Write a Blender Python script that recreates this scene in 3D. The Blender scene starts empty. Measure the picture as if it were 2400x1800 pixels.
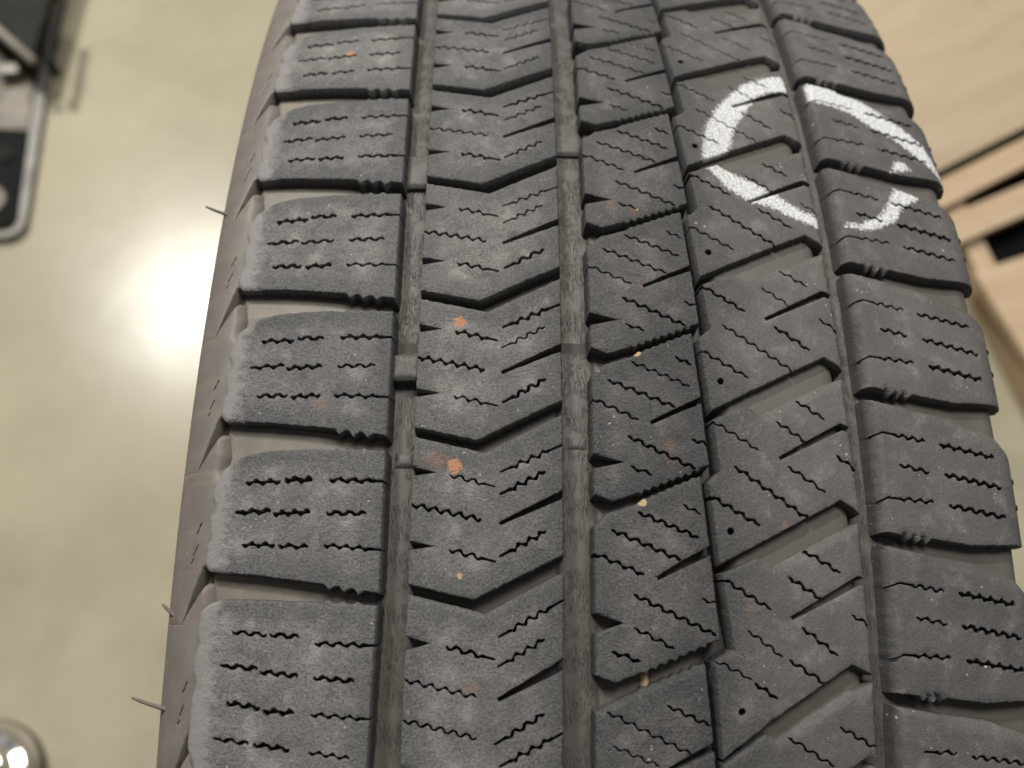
import bpy, bmesh, math, random
import numpy as np
from mathutils import Matrix, Vector
from mathutils.geometry import delaunay_2d_cdt

rng = np.random.default_rng(7)
random.seed(7)
SC = bpy.context.scene
COL = SC.collection
MM = 0.001

# ------------------------------------------------------------------ camera
R = 330.0                       # tyre radius, mm
BETA = math.radians(5.0)        # how far the tread's reference line leans towards the viewer
cam_d = bpy.data.cameras.new('camera')
cam = bpy.data.objects.new('camera', cam_d)
COL.objects.link(cam)
SC.camera = cam
right = Vector((0.99851984, 0.00424059, 0.05422314))
up = Vector((-0.02516126, 0.91987446, 0.39140503))
back = Vector((-0.04821869, -0.39219001, 0.91861959))
cm = Matrix((right, up, back)).transposed().to_4x4()
cm.translation = Vector((-0.02891054, -0.0802793, 0.82175768))
cam.matrix_world = cm
cam_d.sensor_fit = 'HORIZONTAL'
cam_d.sensor_width = 36.0
cam_d.lens = 36.0 * 2203.265 / 2400.0
cam_d.clip_start = 0.01
cam_d.clip_end = 60
cam_d.dof.use_dof = True
cam_d.dof.focus_distance = 0.178
cam_d.dof.aperture_fstop = 13.0

# ------------------------------------------------------------------ world, lamps, exposure
world = bpy.data.worlds.new('World')
SC.world = world
world.use_nodes = True
bg = world.node_tree.nodes['Background']
bg.inputs[0].default_value = (0.98, 0.99, 1.0, 1)
bg.inputs[1].default_value = 0.13


def area(name, loc, target, sx, sy, power, col, roll=0.0):
    l = bpy.data.lights.new(name, 'AREA')
    l.shape = 'RECTANGLE'
    l.size, l.size_y = sx, sy
    l.energy = power
    l.color = col
    o = bpy.data.objects.new(name, l)
    COL.objects.link(o)
    d = Vector(target) - Vector(loc)
    o.rotation_mode = 'QUATERNION'
    q = d.to_track_quat('-Z', 'Y')
    o.rotation_quaternion = q @ Matrix.Rotation(roll, 4, 'Z').to_quaternion()
    o.location = loc
    return o


area('ceiling_and_fill_lamp', (-1.10, 1.72, 2.6), (-1.1, 1.72, 0), 0.50, 0.17, 98, (1.0, 0.98, 0.94), math.radians(40))
area('ceiling_and_fill_lamp', (0.15, 0.95, 2.6), (0.1, 0.5, 0), 1.3, 0.7, 50, (1.0, 0.985, 0.96), 0)  # added fill light, not a known lamp of the room
SC.view_settings.view_transform = 'Standard'
SC.view_settings.look = 'None'
SC.view_settings.exposure = 0.12
SC.view_settings.gamma = 1.0
SC.render.engine = 'CYCLES'


# ------------------------------------------------------------------ material helpers
class NT:
    def __init__(self, name):
        self.m = bpy.data.materials.new(name)
        self.m.use_nodes = True
        self.t = self.m.node_tree
        self.n = self.t.nodes
        self.b = self.n['Principled BSDF']

    def add(self, typ, **kw):
        nd = self.n.new(typ)
        for k, v in kw.items():
            if isinstance(k, str) and hasattr(nd, k):
                setattr(nd, k, v)
        return nd

    def link(self, a, b):
        self.t.links.new(a, b)

    def val(self, s, v):
        if hasattr(v, 'default_value') or hasattr(v, 'is_linked'):
            self.link(v, s)
        else:
            s.default_value = v

    def math(self, op, a, b=None, c=None, clamp=False):
        nd = self.add('ShaderNodeMath', operation=op)
        nd.use_clamp = clamp
        self.val(nd.inputs[0], a)
        if b is not None:
            self.val(nd.inputs[1], b)
        if c is not None:
            self.val(nd.inputs[2], c)
        return nd.outputs[0]

    def mix(self, f, a, b, mode='MIX'):
        nd = self.add('ShaderNodeMix', data_type='RGBA', blend_type=mode)
        self.val(nd.inputs[0], f)
        self.val(nd.inputs[6], a)
        self.val(nd.inputs[7], b)
        return nd.outputs[2]

    def noise(self, vec, scale, detail=3.0, rough=0.55, dist=0.0):
        nd = self.add('ShaderNodeTexNoise')
        self.link(vec, nd.inputs['Vector'])
        nd.inputs['Scale'].default_value = scale
        nd.inputs['Detail'].default_value = detail
        nd.inputs['Roughness'].default_value = rough
        nd.inputs['Distortion'].default_value = dist
        return nd.outputs['Fac']

    def voro(self, vec, scale, rnd=1.0):
        nd = self.add('ShaderNodeTexVoronoi')
        self.link(vec, nd.inputs['Vector'])
        nd.inputs['Scale'].default_value = scale
        nd.inputs['Randomness'].default_value = rnd
        return nd

    def ramp(self, f, lo, hi, smooth=True):
        nd = self.add('ShaderNodeMapRange')
        nd.interpolation_type = 'SMOOTHSTEP' if smooth else 'LINEAR'
        nd.clamp = True
        self.val(nd.inputs[0], f)
        nd.inputs[1].default_value = lo
        nd.inputs[2].default_value = hi
        nd.inputs[3].default_value = 0
        nd.inputs[4].default_value = 1
        return nd.outputs[0]

    def attr(self, name):
        nd = self.add('ShaderNodeAttribute', attribute_name=name)
        return nd

    def scalevec(self, vec, s):
        nd = self.add('ShaderNodeMapping')
        self.link(vec, nd.inputs[0])
        nd.inputs['Scale'].default_value = s
        return nd.outputs[0]

    def bump(self, h, strength, dist, prev=None):
        nd = self.add('ShaderNodeBump')
        self.val(nd.inputs['Strength'], strength)
        nd.inputs['Distance'].default_value = dist
        self.link(h, nd.inputs['Height'])
        if prev is not None:
            self.link(prev, nd.inputs['Normal'])
        return nd.outputs[0]


def rgb(r, g, b):
    return (r, g, b, 1)


def mat_tread():
    m = NT('worn_tread_rubber')
    sw = m.attr('sw')
    v = sw.outputs['Vector']
    sep = m.add('ShaderNodeSeparateXYZ')
    m.link(v, sep.inputs[0])
    w = sep.outputs[1]
    d = sep.outputs[2]
    # left half is rougher and more mottled than the right half
    rough_side = m.math('SUBTRACT', 1.0, m.ramp(w, 8.0, 34.0))
    smooth_l = m.math('SUBTRACT', 1.0, m.ramp(m.math('ADD', w, m.math('MULTIPLY', m.math('SUBTRACT', m.noise(v, 0.5, 3), 0.5), 5.0)), -73.4, -70.2))
    n_big = m.noise(v, 0.075, 4, 0.6)
    n_mid = m.noise(v, 0.42, 4, 0.62)
    n_fine = m.noise(v, 2.1, 3, 0.7)
    n_pit = m.noise(v, 1.15, 5, 0.8)
    base = m.mix(m.ramp(n_big, 0.3, 0.7), rgb(0.092, 0.090, 0.086), rgb(0.132, 0.127, 0.121))
    base = m.mix(m.math('MULTIPLY', m.ramp(n_mid, 0.46, 0.66), m.math('MULTIPLY_ADD', rough_side, 0.55, 0.25)), base, rgb(0.050, 0.051, 0.050))
    # scuffed, darker rim of each block; smoother paler middle
    ed = m.math('ADD', m.attr('edge').outputs['Fac'], m.math('MULTIPLY', m.math('SUBTRACT', m.noise(v, 0.33, 4, 0.65), 0.5), 9.0))
    rim = m.math('MULTIPLY', m.ramp(ed, 5.5, 1.2), m.math('MULTIPLY_ADD', rough_side, 0.75, 0.25))
    rim = m.math('MULTIPLY', rim, m.math('SUBTRACT', 1.0, smooth_l))
    base = m.mix(m.math('MULTIPLY', rim, 0.62), base, rgb(0.064, 0.064, 0.061))
    # fine grain
    g = m.math('MULTIPLY', m.ramp(n_fine, 0.45, 0.62), m.math('ADD', m.math('MULTIPLY_ADD', rough_side, 0.4, 0.28), m.math('MULTIPLY', rim, 0.35)))
    g = m.math('MULTIPLY', g, m.math('SUBTRACT', 1.0, smooth_l))
    base = m.mix(g, base, rgb(0.052, 0.052, 0.052))
    pit = m.math('MULTIPLY', m.ramp(n_pit, 0.57, 0.66), m.math('ADD', m.math('MULTIPLY_ADD', rough_side, 0.55, 0.1), m.math('MULTIPLY', rim, 0.45)))
    pit = m.math('MULTIPLY', pit, m.math('SUBTRACT', 1.0, smooth_l))
    base = m.mix(m.math('MULTIPLY', pit, 0.9), base, rgb(0.026, 0.027, 0.027))
    base = m.mix(m.math('MULTIPLY', m.ramp(m.noise(v, 1.7, 2), 0.6, 0.75), 0.35), base, rgb(0.19, 0.185, 0.175))
    # scrape marks along the rolling direction and per-block wear
    scr = m.noise(m.scalevec(v, (0.22, 2.6, 1.0)), 1.0, 4, 0.7, 0.6)
    scr = m.math('MULTIPLY', m.ramp(scr, 0.58, 0.72), m.ramp(m.noise(v, 0.16, 3), 0.45, 0.65))
    base = m.mix(m.math('MULTIPLY', scr, m.math('MULTIPLY_ADD', rough_side, 0.4, 0.1)), base, rgb(0.20, 0.195, 0.188))
    pale = m.math('MULTIPLY', m.ramp(m.noise(v, 0.21, 5, 0.68), 0.50, 0.66), m.math('SUBTRACT', 1.0, rim))
    base = m.mix(m.math('MULTIPLY', pale, 0.75), base, rgb(0.172, 0.166, 0.159))
    rnd = m.add('ShaderNodeObjectInfo').outputs['Random']
    base = m.mix(1.0, base, m.mix(rnd, rgb(0.86, 0.86, 0.86), rgb(1.12, 1.11, 1.10)), 'MULTIPLY')
    side_light = m.mix(m.ramp(w, -46.0, 30.0), rgb(1.66, 1.64, 1.61), rgb(0.70, 0.685, 0.665))  # left ribs lightened, right ones darkened: the left lamp's falloff painted in
    base = m.mix(1.0, base, side_light, 'MULTIPLY')
    # pinkish dust smudges
    base = m.mix(m.math('MULTIPLY', m.ramp(m.noise(v, 0.11, 3), 0.58, 0.8), 0.35), base, rgb(0.17, 0.14, 0.128))
    base = m.mix(m.math('MULTIPLY', smooth_l, 0.85), base, rgb(0.165, 0.155, 0.150))
    # brown dust on the block walls, darkened with depth to paint in groove shade
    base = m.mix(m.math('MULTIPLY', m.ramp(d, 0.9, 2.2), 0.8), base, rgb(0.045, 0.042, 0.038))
    # pale grit
    vo = m.voro(v, 0.55)
    spk = m.math('LESS_THAN', vo.outputs['Distance'], m.math('MULTIPLY', m.ramp(m.noise(v, 0.13, 2), 0.42, 0.75), m.math('MULTIPLY', m.noise(v, 2.6, 2), 0.26)))
    base = m.mix(m.math('MULTIPLY', spk, 0.65), base, rgb(0.48, 0.47, 0.45))
    vo2 = m.voro(v, 1.3)
    spk2 = m.math('LESS_THAN', vo2.outputs['Distance'], m.math('MULTIPLY', m.ramp(m.noise(v, 0.21, 2), 0.40, 0.8), 0.15))
    base = m.mix(m.math('MULTIPLY', spk2, 0.7), base, rgb(0.42, 0.41, 0.40))
    # orange crayon and tan flecks (signed distance in mm stored per vertex)
    ne = m.math('MULTIPLY', m.math('SUBTRACT', m.noise(v, 1.6, 3, 0.7), 0.5), 1.5)
    o1 = m.ramp(m.math('ADD', m.attr('orange').outputs['Fac'], m.math('MULTIPLY', ne, 2.0)), 0.05, -0.25)
    base = m.mix(m.math('MULTIPLY', o1, 0.8), base, rgb(0.50, 0.23, 0.115))
    o2 = m.ramp(m.math('ADD', m.attr('orange_faint').outputs['Fac'], m.math('MULTIPLY', ne, 3.0)), 0.3, -0.7)
    base = m.mix(m.math('MULTIPLY', o2, 0.34), base, rgb(0.27, 0.125, 0.08))
    o3 = m.ramp(m.math('ADD', m.attr('tan').outputs['Fac'], m.math('MULTIPLY', ne, 0.4)), 0.12, -0.12)
    base = m.mix(m.math('MULTIPLY', o3, 0.9), base, rgb(0.50, 0.36, 0.185))
    # chalk / paint-stick ring
    ck = m.attr('chalk').outputs['Fac']
    nc = m.math('MULTIPLY', m.math('SUBTRACT', m.noise(v, 1.2, 5, 0.8), 0.5), 5.5)
    c1 = m.ramp(m.math('ADD', m.math('ADD', ck, 0.1), nc), 0.25, -0.45)
    c1 = m.math('MULTIPLY', c1, m.math('SUBTRACT', 1.0, m.ramp(d, 0.45, 1.4)))
    grain = m.math('MULTIPLY_ADD', m.ramp(m.noise(v, 1.7, 5, 0.85), 0.60, 0.47), 0.75, 0.25)
    c1 = m.math('MULTIPLY', c1, grain)
    base = m.mix(c1, base, rgb(0.54, 0.54, 0.535))
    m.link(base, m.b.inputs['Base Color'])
    m.b.inputs['Roughness'].default_value = 0.72
    m.b.inputs['Specular IOR Level'].default_value = 0.35
    hb = m.math('ADD', m.math('MULTIPLY', n_pit, m.math('MULTIPLY_ADD', rough_side, 0.9, 0.2)), m.math('MULTIPLY', n_fine, m.math('MULTIPLY_ADD', rough_side, 0.35, 0.22)))
    hb = m.math('MULTIPLY', hb, m.math('MULTIPLY_ADD', smooth_l, -0.8, 1.0))
    m.link(m.bump(hb, 1.0, 0.0006, m.bump(n_mid, 0.35, 0.0006)), m.b.inputs['Normal'])
    return m.m


def mat_casing(name, c1, c2, c3, crack):
    m = NT(name)
    v = m.attr('sw').outputs['Vector']
    vs = m.scalevec(v, (0.12, 1.0, 1.0))          # streaks along the circumference
    vl = m.scalevec(v, (1.0, 0.16, 1.0))
    base = m.mix(m.ramp(m.noise(v, 0.16, 4, 0.6), 0.35, 0.68), c1, c2)
    base = m.mix(m.math('MULTIPLY', m.ramp(m.noise(vl, 0.28, 3, 0.6), 0.52, 0.78), 0.7), base, c3)
    base = m.mix(m.math('MULTIPLY', m.ramp(m.noise(v, 1.7, 3, 0.7), 0.52, 0.72), 0.25), base, rgb(0.05, 0.047, 0.043))
    sx = m.add('ShaderNodeSeparateXYZ')
    m.link(v, sx.inputs[0])
    ww = sx.outputs[1]
    inch = m.math('LESS_THAN', m.math('ABSOLUTE', m.math('ADD', ww, 41.0)), 3.6)
    inch = m.math('MAXIMUM', inch, m.math('LESS_THAN', m.math('ABSOLUTE', m.math('ADD', ww, 8.2)), 3.8))
    inch = m.math('MAXIMUM', inch, m.math('LESS_THAN', m.math('ABSOLUTE', m.math('SUBTRACT', ww, 47.0)), 3.0))
    base = m.mix(m.math('MULTIPLY', m.ramp(ww, -47.0, -42.0), 0.8), base, rgb(0.058, 0.054, 0.047))
    n = m.noise(vs, 2.2, 4, 0.7, 0.4)
    cr = m.ramp(m.math('ABSOLUTE', m.math('SUBTRACT', n, 0.5)), 0.035, 0.0)
    cr = m.math('MULTIPLY', m.math('MULTIPLY', cr, inch), m.ramp(m.noise(v, 0.2, 2), 0.4, 0.6))
    base = m.mix(m.math('MULTIPLY', inch, 0.6), base, rgb(0.080, 0.075, 0.066))
    base = m.mix(m.math('MULTIPLY', cr, 0.45 * crack), base, rgb(0.02, 0.019, 0.018))
    vo = m.voro(v, 0.6)
    spk = m.math('LESS_THAN', vo.outputs['Distance'], m.math('MULTIPLY', m.ramp(m.noise(v, 0.13, 2), 0.5, 0.8), 0.09))
    base = m.mix(m.math('MULTIPLY', spk, 0.7), base, rgb(0.5, 0.49, 0.46))
    m.link(base, m.b.inputs['Base Color'])
    m.b.inputs['Roughness'].default_value = 0.55
    m.b.inputs['Specular IOR Level'].default_value = 0.32
    h = m.math('SUBTRACT', m.math('MULTIPLY', m.noise(vs, 1.4, 4, 0.65), m.math('MULTIPLY_ADD', inch, 0.6, 0.15)), m.math('MULTIPLY', cr, 0.9 * crack))
    m.link(m.bump(h, 0.55, 0.0005), m.b.inputs['Normal'])
    return m.m


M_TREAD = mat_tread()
M_CASING = mat_casing('dusty_groove_rubber', rgb(0.115, 0.104, 0.087), rgb(0.150, 0.132, 0.106), rgb(0.225, 0.19, 0.14), 1.0)
M_WING = mat_casing('brown_shoulder_rubber', rgb(0.118, 0.103, 0.090), rgb(0.140, 0.124, 0.110), rgb(0.165, 0.138, 0.105), 0.0)
M_BAR = mat_casing('wear_bar_rubber', rgb(0.118, 0.114, 0.106), rgb(0.155, 0.152, 0.146), rgb(0.17, 0.168, 0.162), 0.2)


def simple(name, col, rough, metal=0.0, var=0.25, scale=30.0, bump=0.0, dark=None, coat=0.0):
    m = NT(name)
    tc = m.add('ShaderNodeTexCoord').outputs['Object']
    n = m.noise(tc, scale, 5, 0.62)
    dk = dark or tuple(c * (1 - var) for c in col)
    base = m.mix(m.ramp(n, 0.3, 0.72), rgb(*col), rgb(*dk))
    m.link(base, m.b.inputs['Base Color'])
    m.b.inputs['Roughness'].default_value = rough
    m.b.inputs['Metallic'].default_value = metal
    m.b.inputs['Coat Weight'].default_value = coat
    if rough >= .8:
        m.b.inputs['Specular IOR Level'].default_value = 0.08
    if bump:
        m.link(m.bump(n, bump, 0.001), m.b.inputs['Normal'])
    return m.m


def mat_floor():
    m = NT('glossy_cream_floor_paint')
    p = m.add('ShaderNodeNewGeometry').outputs['Position']
    n1 = m.noise(p, 5.0, 4, 0.6)
    n2 = m.noise(p, 17.0, 3, 0.55)
    base = m.mix(m.ramp(n1, 0.3, 0.7), rgb(0.335, 0.302, 0.215), rgb(0.258, 0.232, 0.158))
    base = m.mix(m.math('MULTIPLY', m.ramp(n2, 0.5, 0.8), 0.4), base, rgb(0.225, 0.205, 0.145))
    sc = m.noise(m.scalevec(p, (60, 6, 1)), 1.0, 3, 0.6, 0.5)
    base = m.mix(m.math('MULTIPLY', m.ramp(sc, 0.64, 0.80), 0.5), base, rgb(0.33, 0.29, 0.23))
    vo = m.voro(p, 38.0)
    base = m.mix(m.math('MULTIPLY', m.math('LESS_THAN', vo.outputs['Distance'], m.math('MULTIPLY', m.ramp(n2, 0.5, 0.75), 0.11)), 0.6), base, rgb(0.28, 0.24, 0.2))
    m.link(base, m.b.inputs['Base Color'])
    r = m.math('MULTIPLY_ADD', m.ramp(n1, 0.3, 0.75), 0.06, 0.20)
    m.link(r, m.b.inputs['Roughness'])
    m.b.inputs['Specular IOR Level'].default_value = 0.17
    m.link(m.bump(m.noise(p, 9.0, 2, 0.5), 0.05, 0.008), m.b.inputs['Normal'])
    return m.m


def mat_wood(name, c1, c2, c3):
    m = NT(name)
    tc = m.add('ShaderNodeTexCoord').outputs['Object']
    vs = m.scalevec(tc, (5, 70, 70))
    n = m.noise(vs, 1.0, 4, 0.6, 0.8)
    base = m.mix(m.ramp(n, 0.32, 0.7), rgb(*c1), rgb(*c2))
    base = m.mix(m.math('MULTIPLY', m.ramp(m.noise(tc, 14.0, 4, 0.6), 0.52, 0.75), 0.55), base, rgb(*c3))
    st = m.noise(m.scalevec(tc, (16, 60, 10)), 1.0, 3, 0.5, 1.2)
    base = m.mix(m.math('MULTIPLY', m.ramp(st, 0.66, 0.76), 0.45), base, rgb(0.15, 0.10, 0.055))
    m.link(base, m.b.inputs['Base Color'])
    m.b.inputs['Roughness'].default_value = 0.62
    m.link(m.bump(n, 0.3, 0.0008), m.b.inputs['Normal'])
    return m.m


M_FLOOR = mat_floor()
M_WOOD = mat_wood('pale_softwood', (0.40, 0.295, 0.185), (0.355, 0.25, 0.145), (0.30, 0.185, 0.09))
M_PLY = mat_wood('plywood_face', (0.375, 0.292, 0.195), (0.335, 0.255, 0.165), (0.245, 0.182, 0.115))
M_BLACK = simple('black_rubber_and_gap_shade', (0.010, 0.011, 0.010), 0.8, 0, 0.4, 25, 0.3)  # black rubber parts; also the painted shade under the platform boards
M_STEEL = simple('worn_steel', (0.22, 0.208, 0.18), 0.6, 0.2, 0.4, 40, 0.2)
M_GREYPLATE = simple('dark_grey_paint', (0.026, 0.026, 0.022), 0.8, 0, 0.3, 30, 0.2)
M_DIRTY = simple('dirty_grey_steel', (0.14, 0.12, 0.09), 0.55, 0.3, 0.7, 22, 0.3, (0.02, 0.018, 0.012))
M_CREAMBAR = simple('cream_plastic', (0.26, 0.235, 0.19), 0.45, 0, 0.2, 30)
M_CHROME = simple('polished_chrome', (0.78, 0.77, 0.75), 0.10, 1.0, 0.15, 20)
M_BRASS = simple('tarnished_brass_rim', (0.15, 0.13, 0.09), 0.5, 0.4, 0.5, 60)
M_HAIR = simple('brown_rubber_hair', (0.115, 0.088, 0.070), 0.7, 0, 0.2, 200)
M_TAN = simple('tan_paint', (0.50, 0.34, 0.19), 0.8, 0, 0.25, 400)

# ------------------------------------------------------------------ tyre surface: (s, v, depth) in mm -> world
CA, CB = 0.00128983, 1.9717e-9
V0 = 75.0
RHO_L, RHO_R = 12.8, 6.6
AMAX = math.radians(80)
CTR = Vector((0, 0, R))


def prof(v):
    v = np.asarray(v, float)
    av = np.abs(v)
    sg = np.where(v < 0, -1.0, 1.0)
    rho = np.where(v < 0, RHO_L, RHO_R)
    drop0 = CA * V0 ** 2 + CB * V0 ** 4
    a0 = math.atan(2 * CA * V0 + 4 * CB * V0 ** 3)
    inside = av <= V0
    slope = np.arctan(2 * CA * av + 4 * CB * av ** 3)
    al = a0 + (av - V0) / rho
    over = np.maximum(0, al - AMAX) * rho
    al = np.minimum(al, AMAX)
    xo = V0 + rho * (np.sin(al) - math.sin(a0)) + over * math.cos(AMAX)
    ro = R - drop0 + rho * (np.cos(al) - math.cos(a0)) - over * math.sin(AMAX)
    x = np.where(inside, av, xo) * sg
    r = np.where(inside, R - CA * av ** 2 - CB * av ** 4, ro)
    ang = np.where(inside, slope, al)
    return x, r, np.sin(ang) * sg, np.cos(ang)


def pos(s, v, d):
    x, r, nx, nr = prof(v)
    x = x - d * nx
    r = r - d * nr
    th = np.asarray(s, float) / R + BETA * -1.0
    # theta = 0 is the reference direction, leaning BETA towards the viewer (-Y)
    return np.stack([x * MM, r * np.sin(th) * MM, (r * np.cos(th) + R) * MM], -1)


def link(o, parent=None):
    COL.objects.link(o)
    if parent is not None:
        o.parent = parent
    return o


def tag(o, label=None, cat=None, group=None, kind=None):
    if label:
        o['label'] = label
    if cat:
        o['category'] = cat
    if group:
        o['group'] = group
    if kind:
        o['kind'] = kind
    return o


# ------------------------------------------------------------------ paint marks, in (s, v) mm on the tread
CHALK = [
    [(104.8, 46.2), (103.5, 39.8), (99.2, 33.1), (90.5, 26.0), (84.4, 22.8), (79.4, 21.5), (74.2, 20.7), (70.7, 21.5), (65.8, 24.7), (62.0, 29.7), (61.3, 33.9), (58.9, 38.4), (56.4, 45.0),
     (59.4, 45.8), (61.3, 40.8), (65.6, 34.9), (67.8, 31.1), (69.5, 27.5), (72.2, 25.2), (75.2, 26.2), (77.8, 27.9), (80.2, 28.2), (84.3, 29.5), (88.8, 32.3), (94.7, 35.7), (97.6, 39.6), (98.2, 45.5)],
    [(103.5, 48.8), (104.0, 52.6), (101.3, 60.3), (97.6, 65.8), (92.9, 71.0), (87.8, 75.7), (81.6, 78.2), (76.0, 81.5), (75.6, 80.0), (80.0, 75.6), (81.7, 74.0), (86.6, 69.4), (88.9, 66.0), (90.7, 62.6), (93.8, 59.8), (95.8, 54.4), (96.5, 50.3), (97.0, 48.8)],
    [(58.1, 50.4), (57.6, 55.5), (58.9, 58.7), (61.8, 63.3), (65.6, 65.2), (69.5, 71.0), (71.8, 64.7), (67.8, 62.7), (63.3, 59.9), (59.4, 54.1), (59.6, 51.0)],
    [(80.4, 66.7), (80.4, 69.0), (77.9, 70.7), (76.3, 65.0)],
]
ORANGE = [(30.8, -30.5, 1.35), (1.9, -30.7, 1.55), (109.2, -58.3, 1.3)]
ORANGE_F = [(14.0, -56.5, 1.4), (3.0, -34.2, 1.9), (6.4, 8.9, 1.3), (59.0, 0.2, 1.3), (57.6, 4.5, 1.2), (75.3, 7.0, 1.0), (-16.1, 14.0, 0.9), (-37.0, -26.7, 1.5), (40.3, 5.0, 1.1), (-23.1, 3.1, 0.5), (-8.4, 30.0, 1.0), (-23.0, 22.0, 0.9), (3.2, 9.0, 0.9), (48.0, 24.0, 0.7)]
TAN = [(24.8, 3.55, 0.75), (-4.4, 3.45, 0.8), (-18.0, -29.3, 0.65), (-16.8, -32.0, 0.3), (58.0, 5.5, 0.5)]


def seg_dist(p, a, b):
    ab = b - a
    t = np.clip(((p[:, None, :] - a[None]) * ab[None]).sum(-1) / np.maximum((ab * ab).sum(-1), 1e-12)[None], 0, 1)
    q = a[None] + t[..., None] * ab[None]
    return np.sqrt(((p[:, None, :] - q) ** 2).sum(-1))


def poly_sd(p, poly):
    a = np.array(poly, float)
    b = np.roll(a, -1, 0)
    dist = seg_dist(p, a, b).min(1)
    ins = np.zeros(len(p), bool)
    for (s0, w0), (s1, w1) in zip(a, b):
        c = (w0 > p[:, 1]) != (w1 > p[:, 1])
        with np.errstate(divide='ignore', invalid='ignore'):
            xx = (s1 - s0) * (p[:, 1] - w0) / (w1 - w0) + s0
        ins ^= c & (p[:, 0] < xx)
    return np.where(ins, -dist, dist)


def mark_attrs(p):
    ck = np.full(len(p), 20.0)
    if p[:, 0].max() > 50 and p[:, 0].min() < 110 and p[:, 1].max() > 15:
        for poly in CHALK:
            ck = np.minimum(ck, poly_sd(p, poly))

    def circ(lst):
        r = np.full(len(p), 20.0)
        for s, w, rad in lst:
            r = np.minimum(r, np.hypot(p[:, 0] - s, p[:, 1] - w) - rad)
        return r
    return {'chalk': ck, 'orange': circ(ORANGE), 'orange_faint': circ(ORANGE_F), 'tan': circ(TAN)}


# ------------------------------------------------------------------ cut a piece of tread: outline minus cutters, real depth
def resample(poly, step, jit):
    out = []
    n = len(poly)
    for i in range(n):
        a = np.array(poly[i], float)
        b = np.array(poly[(i + 1) % n], float)
        L = np.hypot(*(b - a))
        k = max(1, int(L / step))
        for j in range(k):
            p = a + (b - a) * j / k
            if j and jit:
                p = p + rng.normal(0, jit, 2)
            out.append((float(p[0]), float(p[1])))
    return out


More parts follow.
